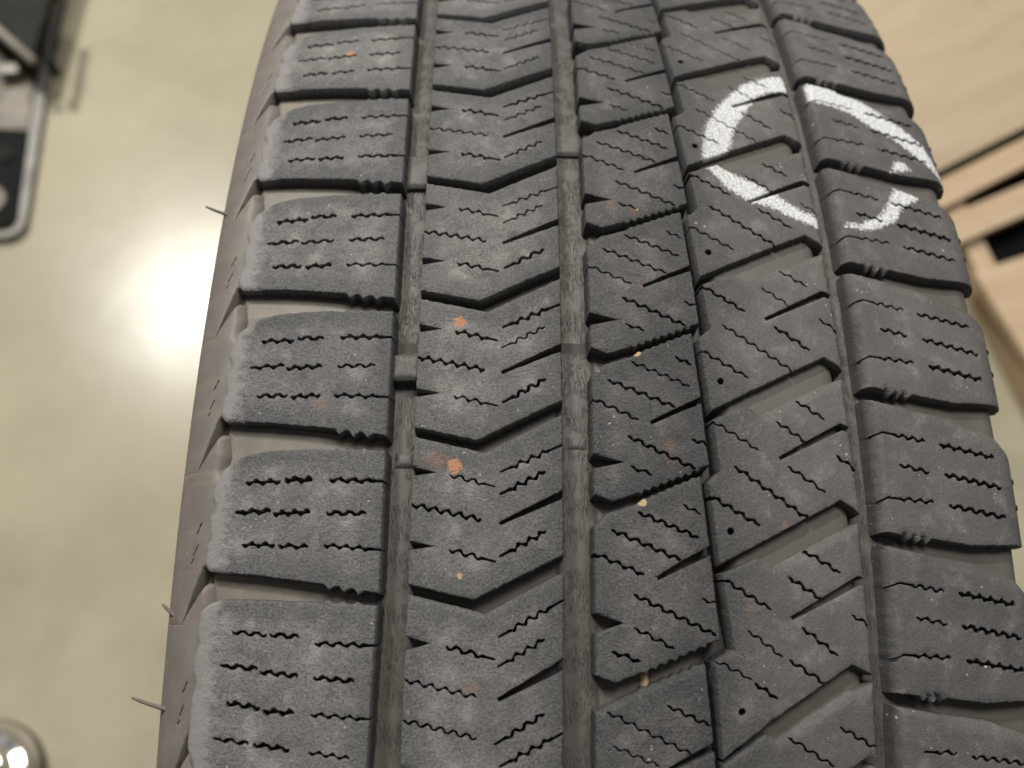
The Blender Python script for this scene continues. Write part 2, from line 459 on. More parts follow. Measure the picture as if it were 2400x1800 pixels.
def solid(name, outline, cutters, bevel, bottom=6.5, top=0.0, parent=None, mat=None, step=0.6, jit=0.045, grid=1.25, draft=0.5, marks=True):
    oq = np.array(outline, float)
    if (oq[:, 0] * np.roll(oq[:, 1], -1) - oq[:, 1] * np.roll(oq[:, 0], -1)).sum() < 0:
        outline = outline[::-1]
    outl = resample(outline, step, jit)
    verts, faces = [], []

    def addpoly(p):
        q = np.array(p, float)
        if (q[:, 0] * np.roll(q[:, 1], -1) - q[:, 1] * np.roll(q[:, 0], -1)).sum() < 0:
            p = p[::-1]
        i0 = len(verts)
        verts.extend(Vector(q) for q in p)
        faces.append(list(range(i0, i0 + len(p))))
    addpoly(outl)
    for c in cutters:
        addpoly(c)
    V, _, F, _, _, OF = delaunay_2d_cdt(verts, [], faces, 0, 1e-5, True)
    kept = [f for f, o in zip(F, OF) if 0 in o and len(o) == 1]
    # keep the largest connected piece set (all of it; crumbs are dropped)
    cnt = {}
    for f in kept:
        for a, b in zip(f, f[1:] + f[:1]):
            cnt[(a, b)] = 1
    nxt = {}
    for (a, b) in cnt:
        if (b, a) not in cnt:
            nxt.setdefault(a, []).append(b)
    pts = np.array([(q.x, q.y) for q in V])
    loops = []
    while nxt:
        st = next(iter(nxt))
        lp = [st]
        cur = nxt[st].pop()
        if not nxt[st]:
            del nxt[st]
        ok = True
        while cur != st:
            lp.append(cur)
            if cur not in nxt:
                ok = False
                break
            c2 = nxt[cur].pop()
            if not nxt[cur]:
                del nxt[cur]
            cur = c2
        if ok and len(lp) > 2:
            P_ = pts[lp]
            ar = 0.5 * abs((P_[:, 0] * np.roll(P_[:, 1], -1) - P_[:, 1] * np.roll(P_[:, 0], -1)).sum())
            if ar > 0.02:
                loops.append(P_)
    # segments with their bevel
    oa = np.array(outl)
    ob = np.roll(oa, -1, 0)
    A, B, BW, BD, ISO, OUTN = [], [], [], [], [], []
    for lp in loops:
        nl = np.roll(lp, -1, 0)
        mid = (lp + nl) / 2
        t = nl - lp
        t = t / np.maximum(np.hypot(t[:, 0], t[:, 1])[:, None], 1e-9)
        nout = np.stack([t[:, 1], -t[:, 0]], -1)      # kept area is to the left of the loop
        iso = seg_dist(mid, oa, ob).min(1) < 0.03
        bw = np.empty(len(lp))
        bd = np.empty(len(lp))
        for i in range(len(lp)):
            bw[i], bd[i] = bevel(mid[i], nout[i], iso[i])
        # smooth along the loop
        for arr in (bw, bd):
            arr[:] = (np.roll(arr, 1) + 2 * arr + np.roll(arr, -1)) / 4
        A.append(lp); B.append(nl); BW.append(bw); BD.append(bd); ISO.append(iso); OUTN.append(nout)
    SA, SB, SBW, SBD = np.concatenate(A), np.concatenate(B), np.concatenate(BW), np.concatenate(BD)

    # interior points: grid + inset rings
    lo, hi = oa.min(0), oa.max(0)
    gx, gy = np.meshgrid(np.arange(lo[0] + .3, hi[0], grid), np.arange(lo[1] + .3, hi[1], grid))
    inner = [np.stack([gx.ravel() + rng.uniform(-.2, .2, gx.size), gy.ravel() + rng.uniform(-.2, .2, gx.size)], -1)]
    for lp, bw, no in zip(A, BW, OUTN):
        nv = no + np.roll(no, 1, 0)
        nv = nv / np.maximum(np.hypot(nv[:, 0], nv[:, 1])[:, None], 1e-6)
        bv = np.maximum(bw, np.roll(bw, 1))
        for fr in (0.35, 0.7, 1.05):
            if fr < 1 and bv.max() < 0.3:
                continue
            inner.append(lp - nv * (bv * fr)[:, None])
    inner = np.concatenate(inner)
    keepi = []
    depth = []
    for c0 in range(0, len(inner), 1500):
        p = inner[c0:c0 + 1500]
        ds = seg_dist(p, SA, SB)
        mn = ds.min(1)
        f = np.clip(1 - ds / SBW[None], 0, 1)
        dp = (SBD[None] * f ** 1.6).max(1)
        keepi.append(mn > 0.06)
        depth.append(dp)
    keepi = np.concatenate(keepi)
    inner = inner[keepi]
    depth = np.concatenate(depth)[keepi]

    v2, e2, dep_in = [], [], []
    loop_ids = []
    for lp, bd in zip(A, BD):
        i0 = len(v2)
        v2.extend(Vector((float(a), float(b))) for a, b in lp)
        n = len(lp)
        e2.extend((i0 + i, i0 + (i + 1) % n) for i in range(n))
        dep_in.extend(np.maximum(bd, np.roll(bd, 1)))
        loop_ids.append((i0, n))
    nb = len(v2)
    v2.extend(Vector((float(a), float(b))) for a, b in inner)
    dep_in.extend(depth)
    W, _, F2, OV, _, _ = delaunay_2d_cdt(v2, e2, [], 0, 1e-6, True)
    W = np.array([(q.x, q.y) for q in W])
    dep = np.array([dep_in[o[0]] if o else 0.1 for o in OV])
    # classify triangles by winding over the loops (even-odd)
    cen = np.array([W[f].mean(0) for f in F2])
    ins = np.zeros(len(cen), bool)
    for lp in A:
        ins ^= poly_sd(cen, lp) < 0
    tris = [f for f, k in zip(F2, ins) if k]
    back_map = {}
    for i, o in enumerate(OV):
        for q in o:
            back_map[q] = i
    used = sorted({i for f in tris for i in f} | {back_map[q] for q in range(nb) if q in back_map})
    remap = {u: i for i, u in enumerate(used)}
    S, Wv, D = [W[used][:, 0]], [W[used][:, 1]], [dep[used] + top]
    fc = [tuple(remap[i] for i in f) for f in tris]
    nv = len(used)
    # walls
    for (i0, n), lp, bd, iso, no in zip(loop_ids, A, BD, ISO, OUTN):
        ids = [remap[back_map[i0 + i]] for i in range(n)]
        nvv = no + np.roll(no, 1, 0)
        nvv = nvv / np.maximum(np.hypot(nvv[:, 0], nvv[:, 1])[:, None], 1e-6)
        isov = iso | np.roll(iso, 1)
        prev = ids
        for dd, fr in ((2.4 + top, 0.45), (bottom, 1.0)):
            off = np.where(isov, draft * fr, 0.0)[:, None] * nvv
            q = lp + off
            S.append(q[:, 0]); Wv.append(q[:, 1]); D.append(np.full(n, dd))
            ring = list(range(nv, nv + n))
            nv += n
            for i in range(n):
                j = (i + 1) % n
                fc.append((prev[j], prev[i], ring[i], ring[j]))
            prev = ring
    S, Wv, D = np.concatenate(S), np.concatenate(Wv), np.concatenate(D)
    co = pos(S, Wv, D)
    # (s, w) -> world is a mirrored frame (s up, w right): flip the winding so normals point outwards
    fc = [f[::-1] for f in fc]
    me = bpy.data.meshes.new(name)
    me.from_pydata(co.tolist(), [], fc)
    me.polygons.foreach_set('use_smooth', [True] * len(me.polygons))
    me.set_sharp_from_angle(angle=math.radians(38))
    at = me.attributes.new('sw', 'FLOAT_VECTOR', 'POINT')
    at.data.foreach_set('vector', np.stack([S, Wv, D], -1).astype(np.float32).ravel())
    if marks:
        ed = np.concatenate([seg_dist(q, oa, ob).min(1) for q in np.array_split(np.stack([S, Wv], -1), 6)])
        a = me.attributes.new('edge', 'FLOAT', 'POINT')
        a.data.foreach_set('value', ed.astype(np.float32))
        for k, arr in mark_attrs(np.stack([S, Wv], -1)).items():
            a = me.attributes.new(k, 'FLOAT', 'POINT')
            a.data.foreach_set('value', arr.astype(np.float32))
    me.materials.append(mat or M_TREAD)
    return link(bpy.data.objects.new(name, me), parent)


# ------------------------------------------------------------------ cutters
def zig(a, b, width=0.42, amp=0.36, wl=2.3, sa=0.0, sb=0.0, step=0.28):
    """wavy sipe from a to b; sa / sb = length left straight at each end"""
    a, b = np.array(a, float), np.array(b, float)
    a = a + rng.normal(0, .07, 2)
    b = b + rng.normal(0, .07, 2)
    L = np.hypot(*(b - a))
    t = (b - a) / L
    n = np.array([-t[1], t[0]])
    k = max(6, int(L / step))
    x = np.linspace(0, L, k)
    nw = max(1.0, round((L - sa - sb) / wl * 2) / 2)
    ph = np.clip((x - sa) / max(L - sa - sb, .1), 0, 1) * nw
    tri = np.sin(2 * np.pi * ph)
    tri = np.sign(tri) * np.abs(tri) ** 0.8
    env = np.clip(np.minimum((x - sa) / .5, (L - sb - x) / .5), 0, 1)
    off = amp * tri * env
    wd = width * (1 + 0.30 * np.sin(2 * np.pi * ph * 2 + rng.uniform(0, 6)) * env + rng.normal(0, .07, k))
    wd = np.where((x < sa * .8) | (x > L - sb * .8), np.minimum(wd, max(.3, width * .72)), wd)
    wd[0] *= .55
    wd[-1] *= .55
    c = a[None] + x[:, None] * t[None] + off[:, None] * n[None]
    u = c + n[None] * wd[:, None] / 2
    l = c - n[None] * wd[:, None] / 2
    return [tuple(map(float, q)) for q in u] + [tuple(map(float, q)) for q in l[::-1]]


def slot(pts, w0, w1):
    p = np.array(pts, float)
    k = len(p)
    t = np.gradient(p, axis=0)
    t = t / np.hypot(t[:, 0], t[:, 1])[:, None]
    n = np.stack([-t[:, 1], t[:, 0]], -1)
    w = np.linspace(w0, w1, k)[:, None]
    u = p + n * w * .2
    l = p - n * w * .8
    return [tuple(map(float, q)) for q in resample_open(u)] + [tuple(map(float, q)) for q in resample_open(l)[::-1]]


def resample_open(p, step=0.7):
    out = []
    for a, b in zip(p[:-1], p[1:]):
        k = max(1, int(np.hypot(*(b - a)) / step))
        for j in range(k):
            out.append(a + (b - a) * j / k + (rng.normal(0, .03, 2) if j else 0))
    out.append(p[-1])
    return out


def disc(s, w, r, n=16):
    return [(s + r * math.cos(2 * math.pi * i / n), w + r * math.sin(2 * math.pi * i / n)) for i in range(n)]


def sh(pts, ds):
    return [(s + ds, w) for s, w in pts]


def teeth(p, q, n, amp, frac=0.5):
    """points from p to q with n notches of depth amp to the left side"""
    p, q = np.array(p, float), np.array(q, float)
    t = q - p
    L = np.hypot(*t)
    t /= L
    nn = np.array([-t[1], t[0]])
    out = []
    for i in range(n):
        x0 = L * i / n
        dl = L / n
        out.append(p + t * x0)
        out.append(p + t * (x0 + dl * (0.5 - frac / 2 + .02)))
        out.append(p + t * (x0 + dl * .5) + nn * amp * rng.uniform(.8, 1.15))
        out.append(p + t * (x0 + dl * (0.5 + frac / 2 - .02)))
    return [tuple(map(float, o)) for o in out]


T = 28.8

# ------------------------------------------------------------------ the tyre
tyre = bpy.data.objects.new('tyre', None)
tyre.empty_display_size = 0.05
link(tyre)
tag(tyre, 'worn black winter tyre standing upright with sawtooth sipes and a white chalk ring', 'tyre')


# casing: closed lathe, groove floors outside, liner inside
def build_casing():
    vs = np.concatenate([np.arange(-86.5, -70, .5), np.arange(-70, -45, 1.5), np.arange(-45, -3, .3), np.arange(-3, 43, 1.5), np.arange(43, 52, .3), np.arange(52, 74, 1.5), np.arange(74, 83.5, .5)])

    def ss(x, a, b):
        t = np.clip((x - a) / (b - a), 0, 1)
        return t * t * (3 - 2 * t)

    def chan(v, a, b, e=.9):
        return ss(v, a, a + e) * (1 - ss(v, b - e, b))
    dep = np.full(len(vs), 3.5) - 1.5 * chan(vs, 18.5, 44.4, 2.0) - 0.6 * chan(vs, -4, 15, 2) - 1.0 * ss(vs, 52, 60)
    dep += 1.8 * chan(vs, 13.0, 20.0, 2.0)
    dep += 1.5 * chan(vs, -44.6, -37.2) + 1.5 * chan(vs, -12.2, -4.2) + 1.0 * chan(vs, 43.5, 50.2)
    dep -= 0.7 * (1 - ss(vs, -60, -46)) - 0.4 * (1 - ss(vs, -77, -74)) - 0.9 * chan(vs, -79, -74.2, 1.2)
    dep -= 0.6 * ss(vs, 72, 80)
    x, r, nx, nr = prof(vs)
    X = list(x - dep * nx)
    Y = list(r - dep * nr)
    dv = list(dep)
    vv = list(vs)
    # right sidewall, bead, liner, left sidewall
    xr, yr = X[-1], Y[-1]
    xl, yl = X[0], Y[0]
    rest = [(xr + 3.0, yr - 10), (xr + 7, yr - 24), (xr + 8, yr - 42), (xr + 4, yr - 62), (xr - 6, yr - 82), (70, 222), (66, 215), (60, 214), (56, 219), (62, 234), (70, 256), (70, 280), (60, 300), (40, 308), (0, 312),
            (-40, 308), (-60, 300), (-70, 280), (-70, 256), (-62, 234), (-56, 219), (-60, 214), (-66, 215), (-70, 222), (xl + 6, yl - 82), (xl - 4, yl - 62), (xl - 8, yl - 42), (xl - 7, yl - 24), (xl - 3, yl - 10)]
    for a, b in rest:
        X.append(a); Y.append(b); dv.append(3.0); vv.append(-90 if a < 0 else 90)
    X, Y = np.array(X), np.array(Y)
    N, K = 900, len(X)
    th = np.arange(N) / N * 2 * math.pi
    co = np.stack([np.broadcast_to(X[None], (N, K)), Y[None] * np.sin(th)[:, None], Y[None] * np.cos(th)[:, None] + R], -1).reshape(-1, 3) * MM
    i = np.arange(N)[:, None]
    k = np.arange(K)[None]
    a = i * K + k
    b = i * K + (k + 1) % K
    c = ((i + 1) % N) * K + (k + 1) % K
    d = ((i + 1) % N) * K + k
    f = np.stack([a, d, c, b], -1).reshape(-1, 4)[:, ::-1]
    me = bpy.data.meshes.new('casing')
    me.from_pydata(co.tolist(), [], f[:, ::-1].tolist())
    me.polygons.foreach_set('use_smooth', [True] * len(me.polygons))
    sw = np.stack([np.broadcast_to(((th + BETA) * R)[:, None], (N, K)), np.broadcast_to(np.array(vv)[None], (N, K)), np.broadcast_to(np.array(dv)[None], (N, K))], -1).reshape(-1, 3)
    at = me.attributes.new('sw', 'FLOAT_VECTOR', 'POINT')
    at.data.foreach_set('vector', sw.astype(np.float32).ravel())
    me.materials.append(M_CASING)
    link(bpy.data.objects.new('casing', me), tyre)


build_casing()


# ---- bevel rules: (mid point, outward normal (s, w), on the outline?) -> bevel width, bevel depth
def bev_left(p, n, iso):
    if not iso:
        return .10, .10
    if p[1] < -70.5:
        return .7, .4
    if n[0] > .6:
        return .4, .28
    return .22, .2


def bev_mid(p, n, iso):
    if not iso:
        return .09, .09
    if n[0] > .6:
        return .8, .6
    return .25, .25


def bev_r4(p, n, iso):
    if not iso:
        return .09, .09
    if n[0] > .55:
        return (1.7, 1.0) if p[1] > 25 else (.6, .5)
    if n[1] > .75:
        return .9, .7
    return .22, .22


def bev_right(p, n, iso):
    if not iso:
        return .09, .09
    if n[1] < -.8:
        return 1.35, 1.7
    if n[0] > .6:
        return (2.4, 1.3) if p[1] > 58 else (.9, .6)
    return .22, .2


def left_block(k):
    ds = k * T
    if k >= -1:
        low = [(11.3, -74.4), (10.7, -66), (9.3, -54.2)] + teeth((9.2, -53.6), (8.1, -45.6), 3, .95, .8) + [(7.7, -43.5)]
        upr = [(33.6, -43.6)] + teeth((33.7, -46.2), (33.9, -53.8), 3, .45, .7) + [(34.2, -57), (33.9, -66.3), (33.0, -70.3), (31.7, -72.3), (30.2, -74.0), (26.7, -75.2), (25.0, -75.4), (23.4, -74.7), (22.2, -74.6), (21.2, -75.5), (18.4, -75.2), (17.2, -74.9), (16.2, -75.5), (13.0, -75.6), (12.2, -75.2)]
        rows = [[(27.9, -69.2), (27.9, -62.7)], [(28.3, -62.0), (28.1, -56.7)], [(28.1, -53.7), (27.8, -42.6)],
                [(22.2, -70.7), (22.4, -64.0)], [(21.9, -63.5), (22.1, -56.7)], [(22.0, -53.7), (21.85, -46.4)],
                [(16.3, -68.9), (16.2, -62.8)], [(15.9, -62.2), (15.9, -56.6)], [(16.0, -53.8), (15.3, -42.6)]]
        opens = (2, 8)
    else:
        low = [(-58, -74.6), (-59, -66), (-60, -54.2)] + teeth((-60.4, -53.6), (-61.4, -45.6), 3, .95, .8) + [(-61.8, -44.6)]
        upr = [(-23.4, -43.7)] + teeth((-23.2, -46.2), (-22.9, -53.8), 3, .45, .7) + [(-22.8, -57), (-22.6, -68), (-22.6, -72), (-23.3, -74), (-24.8, -75.6), (-29, -75.9), (-30.2, -75.5), (-31.8, -75.7), (-33.7, -76.2), (-35.6, -75.9), (-37.2, -75.3), (-40.4, -76), (-48.5, -76), (-51.6, -74.6), (-55, -75.6)]
        rows = [[(-28.3, -69.3), (-28.6, -63)], [(-28.5, -62.5), (-28.9, -57.2)], [(-29.9, -54.4), (-30.1, -42.6)],
                [(-34.1, -71), (-34.5, -64.3)], [(-35.0, -63.8), (-35.5, -57)], [(-35.8, -54.3), (-36.2, -47)],
                [(-40.4, -69.6), (-41.1, -63.4)], [(-41.6, -62.8), (-41.7, -57.2)], [(-41.9, -54.4), (-42.6, -42.6)],
                [(-46.5, -71.4), (-47.3, -65)], [(-47.2, -64.2), (-48.1, -57.7)], [(-48.2, -54.4), (-49.0, -47.3)],
                [(-53.2, -69.5), (-53.8, -63)], [(-53.8, -62.5), (-54.2, -57)], [(-54.3, -54.4), (-55, -42.6)]]
        opens = (2, 8, 14)
        ds = 0
    cut = []
    for i, (a, b) in enumerate(rows):
        w = .80 if i % 3 < 2 else .62
        w *= rng.uniform(.8, 1.2)
        cut.append(zig((a[0] + ds, a[1]), (b[0] + ds, b[1]), w, .27, 2.5, sb=3.2 if i in opens else 0, sa=1.2 if i % 3 == 0 and i // 3 % 2 == 1 else 0))
    return solid('shoulder_block', sh(low + upr, ds), cut, bev_left, parent=tyre)


def centre_block(k):
    if k >= -1:
        ds = k * T
        out = [(9.3, -38.4), (6.75, -26.8), (14.75, -11.0), (40.9, -11.0), (33.3, -25.2), (36.4, -38.4)]
        wd = [[(30.9, -39.2), (29.5, -33.8), (28.7, -39.2)], [(17.1, -39.2), (16.1, -33.6), (15.2, -39.2)]]
        zs = [((29, -31.4), (26.9, -23.2), 0, 2.4), ((23.6, -39.2), (20.8, -25.6), 1.2, 0), ((15.5, -31.3), (13.4, -22.9), 0, 2.6),
              ((29.6, -22.4), (35.2, -10.2), 2.4, 4.0), ((25.3, -22.3), (29.8, -14), 2.2, .6), ((14.1, -22.2), (18.9, -14), 2.4, .5)]
        sl = [([(20.0, -22.3), (22.4, -17), (25.5, -10.2)], .65, 1.5)]
    else:
        ds = 0
        out = [(-57.6, -38.6), (-60, -26.8), (-52.5, -11), (-17.1, -11.0), (-24.5, -24.8), (-21.3, -38.4)]
        wd = [[(-28.2, -39.2), (-29.5, -34.0), (-31.2, -39.2)], [(-49.6, -39.2), (-50.9, -34.0), (-52.4, -39.2)]]
        zs = [((-30, -31.4), (-32.1, -22.8), 0, 2.4), ((-35.6, -39.2), (-38.3, -25.8), 1.2, 0), ((-42.3, -39.2), (-45.1, -25.7), 1.2, 0), ((-51.5, -31.4), (-53.6, -22.8), 0, 2.4),
              ((-28.4, -22.3), (-21.5, -10.2), 2.4, 4.0), ((-33.4, -22.4), (-28.5, -14.2), 2.2, .6), ((-46.1, -22.7), (-41, -14.2), 2.4, .5), ((-49.8, -21.9), (-43.8, -10.2), 2.4, 3.6)]
        sl = [([(-39.0, -22.1), (-36.2, -16.5), (-33.0, -10.2)], .75, 2.0)]
    cut = [sh(w, ds) for w in wd]
    for a, b, sa, sb in zs:
        cut.append(zig((a[0] + ds, a[1]), (b[0] + ds, b[1]), .56 * rng.uniform(.75, 1.3), .36, 2.35, sa, sb))
    for p, w0, w1 in sl:
        cut.append(slot(sh(p, ds), w0, w1))
    return solid('rib_block', sh(out, ds), cut, bev_mid, parent=tyre)


def tread_block(k):
    """rib between the wide groove and the narrow stepped groove"""
    def saw(p, q, n, a):
        return teeth(p, q, n, a, 1.0)
    if k >= 0:
        ds = k * T
        low = [(-3.1, -5.3), (-4.35, -2.1), (-3.0, 1.9)] + saw((-2.7, 2.4), (2.3, 14.6), 8, .62) + [(2.9, 16.2)]
        upr = [(29.6, 14.5)] + saw((29.3, 13.8), (24.6, 3.2), 7, .3) + [(24.2, 2.6), (22.5, -2.5), (20.0, -5.3)]
        wd = [[(4.7, -6.0), (3.0, .3), (1.5, -6.0)]]
        zs = [((8.0, 1.1), (2.1, 13.6)), ((2.2, 1.5), (.7, 5.4)), ((24.3, 10.9), (22.5, 14.0)), ((22.85, 2.3), (18.2, 13.3)), ((19.2, -2.3), (13.9, 10.4)), ((15.4, -6.0), (11.2, 3.4)), ((7.7, 13.4), (6.3, 17.2))]
        sl = [([(10.5, 5.6), (12.6, 10), (15.6, 16.6)], .65, 1.25)]
    elif k == -1:
        ds = 0
        low = [(-34.5, -5.3), (-35.75, -2.2), (-34.3, 1.8)] + saw((-34.0, 2.4), (-28.9, 14.6), 7, .5) + [(-28.3, 16.7)]
        upr = [(.8, 14.4)] + saw((.5, 13.8), (-4.2, 3.2), 7, .3) + [(-4.6, 2.6), (-6.3, -2.5), (-8.8, -5.3)]
        wd = [[(-23.8, -6.0), (-25.65, -.3), (-27.9, -6.0)]]
        zs = [((-4.6, 10.9), (-6.4, 14.0)), ((-6.2, 2.5), (-10.7, 13.5)), ((-9.5, -2.4), (-14.8, 10.2)), ((-13.4, -6.0), (-17.5, 3.5)), ((-20.7, 1.5), (-27.6, 16.0)), ((-26.4, 1.4), (-30, 8.6)), ((-30.6, -2.5), (-32.2, 2.6)), ((-21.2, 13.5), (-22.6, 17.2))]
        sl = [([(-18.15, 5.8), (-16, 10), (-12.9, 16.6)], .75, 1.7)]
    else:
        ds = 0
        low = [(-66, -5.3), (-67.2, -2.2), (-66, 1.9)] + saw((-65.6, 2.4), (-60.4, 14.6), 8, .62) + [(-60, 16.2)]
        upr = [(-32.6, 13.9)] + saw((-32.9, 13.4), (-37.4, 2.0), 6, .45) + [(-37.8, 1.2), (-39.8, -3.4), (-41, -5.3)]
        wd = [[(-57, -6.0), (-59, .3), (-61, -6.0)]]
        zs = [((-39.3, 6.9), (-42.7, 14.6)), ((-40.4, -3.4), (-47.5, 11.6)), ((-46.1, -2.6), (-49.3, 5.6)), ((-50, -6), (-54, 3.4)), ((-55, 1.1), (-61, 13))]
        sl = [([(-51, 5.6), (-49, 10), (-46, 16.6)], .75, 1.7)]
    cut = [sh(w, ds) for w in wd]
    for a, b in zs:
        cut.append(zig((a[0] + ds, a[1]), (b[0] + ds, b[1]), .48 * rng.uniform(.7, 1.3), .30, 2.5, .6, .6))
    for p, w0, w1 in sl:
        cut.append(slot(sh(p, ds), w0, w1))
    return solid('tread_block', sh(low + upr, ds), cut, bev_mid, parent=tyre)


def inner_block(k):
    """rib between the narrow stepped groove and the right-hand groove"""
    if k >= -1:
        ds = k * T
        out = [(13.5, 17.25), (22.3, 34.1), (25.9, 41.1), (23.5, 44.8), (50.6, 44.4), (48.6, 39.6), (42.2, 27.2), (43.6, 24.2), (40.6, 17.4), (30.6, 18.25), (28.6, 15.9), (26.0, 16.05)]
        hole = (19.5, 19.5)
        zs = [((40.3, 17.0), (34.8, 25.9)), ((40.6, 29.7), (36.4, 36.0)), ((45, 34.1), (41.6, 39.4)), ((31.6, 20.9), (21.6, 35.2)), ((31.9, 31.3), (27.2, 38.2)), ((34.5, 41.1), (31, 45.6)), ((26.3, 15.2), (20.5, 25.1))]
        sl = [([(33.2, 29.8), (36.6, 36.4), (39.9, 42.8), (38.6, 45.8)], .7, 1.8)]
    elif k == -2:
        ds = 0
        out = [(-48.2, 16.6), (-41.2, 26.6), (-36.1, 34.7), (-32.4, 40.7), (-34.2, 44.8), (-7.0, 44.4), (-9.0, 39.6), (-15.4, 27.2), (-14.0, 24.2), (-17.0, 17.6), (-30.1, 19.1), (-32.4, 15.6), (-40, 16.2)]
        hole = (-40.4, 20.2)
        zs = [((-17.3, 16.8), (-23, 26.3)), ((-17.2, 29.7), (-21.4, 36.2)), ((-12.4, 33.1), (-16.4, 39.7)), ((-26.7, 21.6), (-31.1, 27.9)), ((-31.4, 29), (-36.2, 36.2)), ((-26.1, 31.6), (-30.9, 38.3)), ((-23.7, 41.2), (-26.3, 45.6)), ((-31.5, 15.2), (-35.0, 22.0)), ((-35.5, 22.6), (-38.3, 26.8))]
        sl = [([(-24.75, 30.0), (-21.4, 36.8), (-18.1, 43.3), (-19, 45.8)], .8, 2.2)]
    else:
        ds = 0
        out = [(-75, 17.3), (-66.5, 34.1), (-63, 41.1), (-65, 44.8), (-35.6, 44.8), (-36.9, 41.6), (-36.8, 40.2), (-43.6, 29.0), (-45.0, 26.6), (-44.2, 24.4), (-49.2, 16.8), (-60, 17.6)]
        hole = (-69, 19.6)
        zs = [((-44.7, 28.4), (-49.7, 36.5)), ((-43.0, 37.8), (-47.2, 45.6)), ((-52, 18), (-57, 27)), ((-55, 31), (-60, 38))]
        sl = [([(-56, 30.0), (-52.6, 36.8), (-49.2, 43.3), (-50, 45.8)], .8, 2.2)]
    cut = [disc(hole[0] + ds, hole[1], .68)]
    for a, b in zs:
        cut.append(zig((a[0] + ds, a[1]), (b[0] + ds, b[1]), .48 * rng.uniform(.7, 1.3), .28, 2.6, .5, .8))
    for p, w0, w1 in sl:
        cut.append(slot(sh(p, ds), w0, w1))
    return solid('inner_block', sh(out, ds), cut, bev_r4, parent=tyre, grid=1.0)


def right_block(k):
    ds = k * T
    low = [(20.3, 48.9), (19.9, 52.6)] + teeth((19.8, 53.2), (19.3, 58.8), 3, 1.0, .95) + [(18.9, 62), (18.3, 67), (18.6, 74), (18.7, 79), (18.8, 84)]
    upr = [(37.6, 84), (39.6, 79), (40.9, 76.6), (43.9, 67.1), (45.1, 58.1), (46.6, 49.0)]
    zs = [((39.8, 51.2), (38.4, 60)), ((38.0, 62.9), (36.1, 74.8)), ((33.4, 53.7), (32.3, 59.9)), ((31.9, 63), (29.9, 75.6)), ((26.9, 50.6), (26.3, 60.2)), ((25.9, 63.2), (24.1, 75.3))]
    if k == -3:
        zs[0] = ((39.0, 53.6), (38.7, 60))
    cut = []
    for i, (a, b) in enumerate(zs):
        w = (.50, .72, .60, .86, .48, .76)[i] * rng.uniform(.85, 1.2)
        cut.append(zig((a[0] + ds, a[1]), (b[0] + ds, b[1]), w, .30, 2.3, sa=2.6 if i in (0, 4) else .4))
    if k != -3:
        cut.append(slot([(38.4 + ds, 48.0), (39.1 + ds, 49.6), (39.75 + ds, 51.6)], .36, .36))
    cut.append(slot([(25.4 + ds, 48.0), (26.2 + ds, 49.4), (26.95 + ds, 51.2)], .36, .36))
    return solid('outer_shoulder_block', sh(low + upr, ds), cut, bev_right, parent=tyre, grid=1.0)


def wing(k):
    ds = k * T
    out = [(12.8, -74.2), (12.7, -75.2), (12.2, -76.3), (9.4, -77.4), (1.7, -80.4), (1.7, -86), (30.5, -86), (30.5, -80.4), (34.6, -77.9), (38.0, -75.6), (37.6, -74.4), (34.0, -73.6), (30.6, -74.0)]
    cut = [zig((18.3 + ds, -78.7), (20.6 + ds, -77.5), .3, .05), zig((14.4 + ds, -79.0), (16.4 + ds, -77.9), .28, .05), zig((12.8 + ds, -79.4), (13.8 + ds, -78.6), .26, .05)]

    def bv(p, n, iso):
        if iso and p[1] > -80.9:
            f = min(1.0, max(0.05, (p[1] + 80.6) / 2.6))
            if p[0] - ds > 30 and n[1] > .2:
                return 2.0, 1.7
            return (.3 + .6 * f, .06 + .4 * f) if n[0] > .3 else (.35, .06 + .2 * f)
        return .1, .06
    return solid('shoulder_wing', sh(out, ds), cut, bv, bottom=5.5, top=.95, parent=tyre, mat=M_WING, marks=False, grid=1.3)


KMAX = 6
made = {'left': [], 'rib': [], 'tread': [], 'inner': [], 'right': [], 'wing': []}
for k in range(-2, KMAX):
    made['left'].append(left_block(k))
    made['rib'].append(centre_block(k))
for k in range(-2, KMAX):
    made['tread'].append(tread_block(k))
for k in range(-3, KMAX):
    made['inner'].append(inner_block(k))
    made['right'].append(right_block(k))
for k in range(-3, KMAX):
    made['wing'].append(wing(k))

# the tread goes on over the far side of the wheel: copies turned about the axle
per = {'left': 8, 'rib': 8, 'tread': 8, 'inner': 9, 'right': 9, 'wing': 9}
for key, lst in made.items():
    src = lst[-6:]
    for j in range(1, 5):
        for i, o in enumerate(src):
            ang = -(6 * T * j) / R
            c = o.copy()
            COL.objects.link(c)
            c.parent = tyre
            rot = Matrix.Translation(CTR * MM) @ Matrix.Rotation(ang, 4, 'X') @ Matrix.Translation(-CTR * MM)
            c.matrix_world = rot


# ---- wear bars and moulded bumps in the grooves
def bar(name, s0, s1, w0, w1, top, mat=None, marks=False):
    out = [(s0, w0), (s0, w1), (s1, w1), (s1, w0)]

    def bv(p, n, iso):
        return 1.0, .7
    return solid(name, out, [], bv, bottom=6.3, top=top, parent=tyre, mat=mat or M_BAR, draft=.25, marks=marks, grid=.8)


bar('wear_bar', 19.6, 25.0, -43.6, -38.0, 1.7)
bar('wear_bar', 67.0, 76.5, -43.6, -38.0, 3.3)
bar('wear_bar', 76.6, 86.6, -11.4, -4.9, 3.7)
bar('groove_pad', 2.6, 5.6, -42.6, -38.9, 4.3)
bar('groove_pad', 6.2, 9.2, -10.0, -5.6, 4.6)
fl = bar('paint_fleck', -37.0, -33.9, 2.95, 4.35, 2.2, M_TAN)


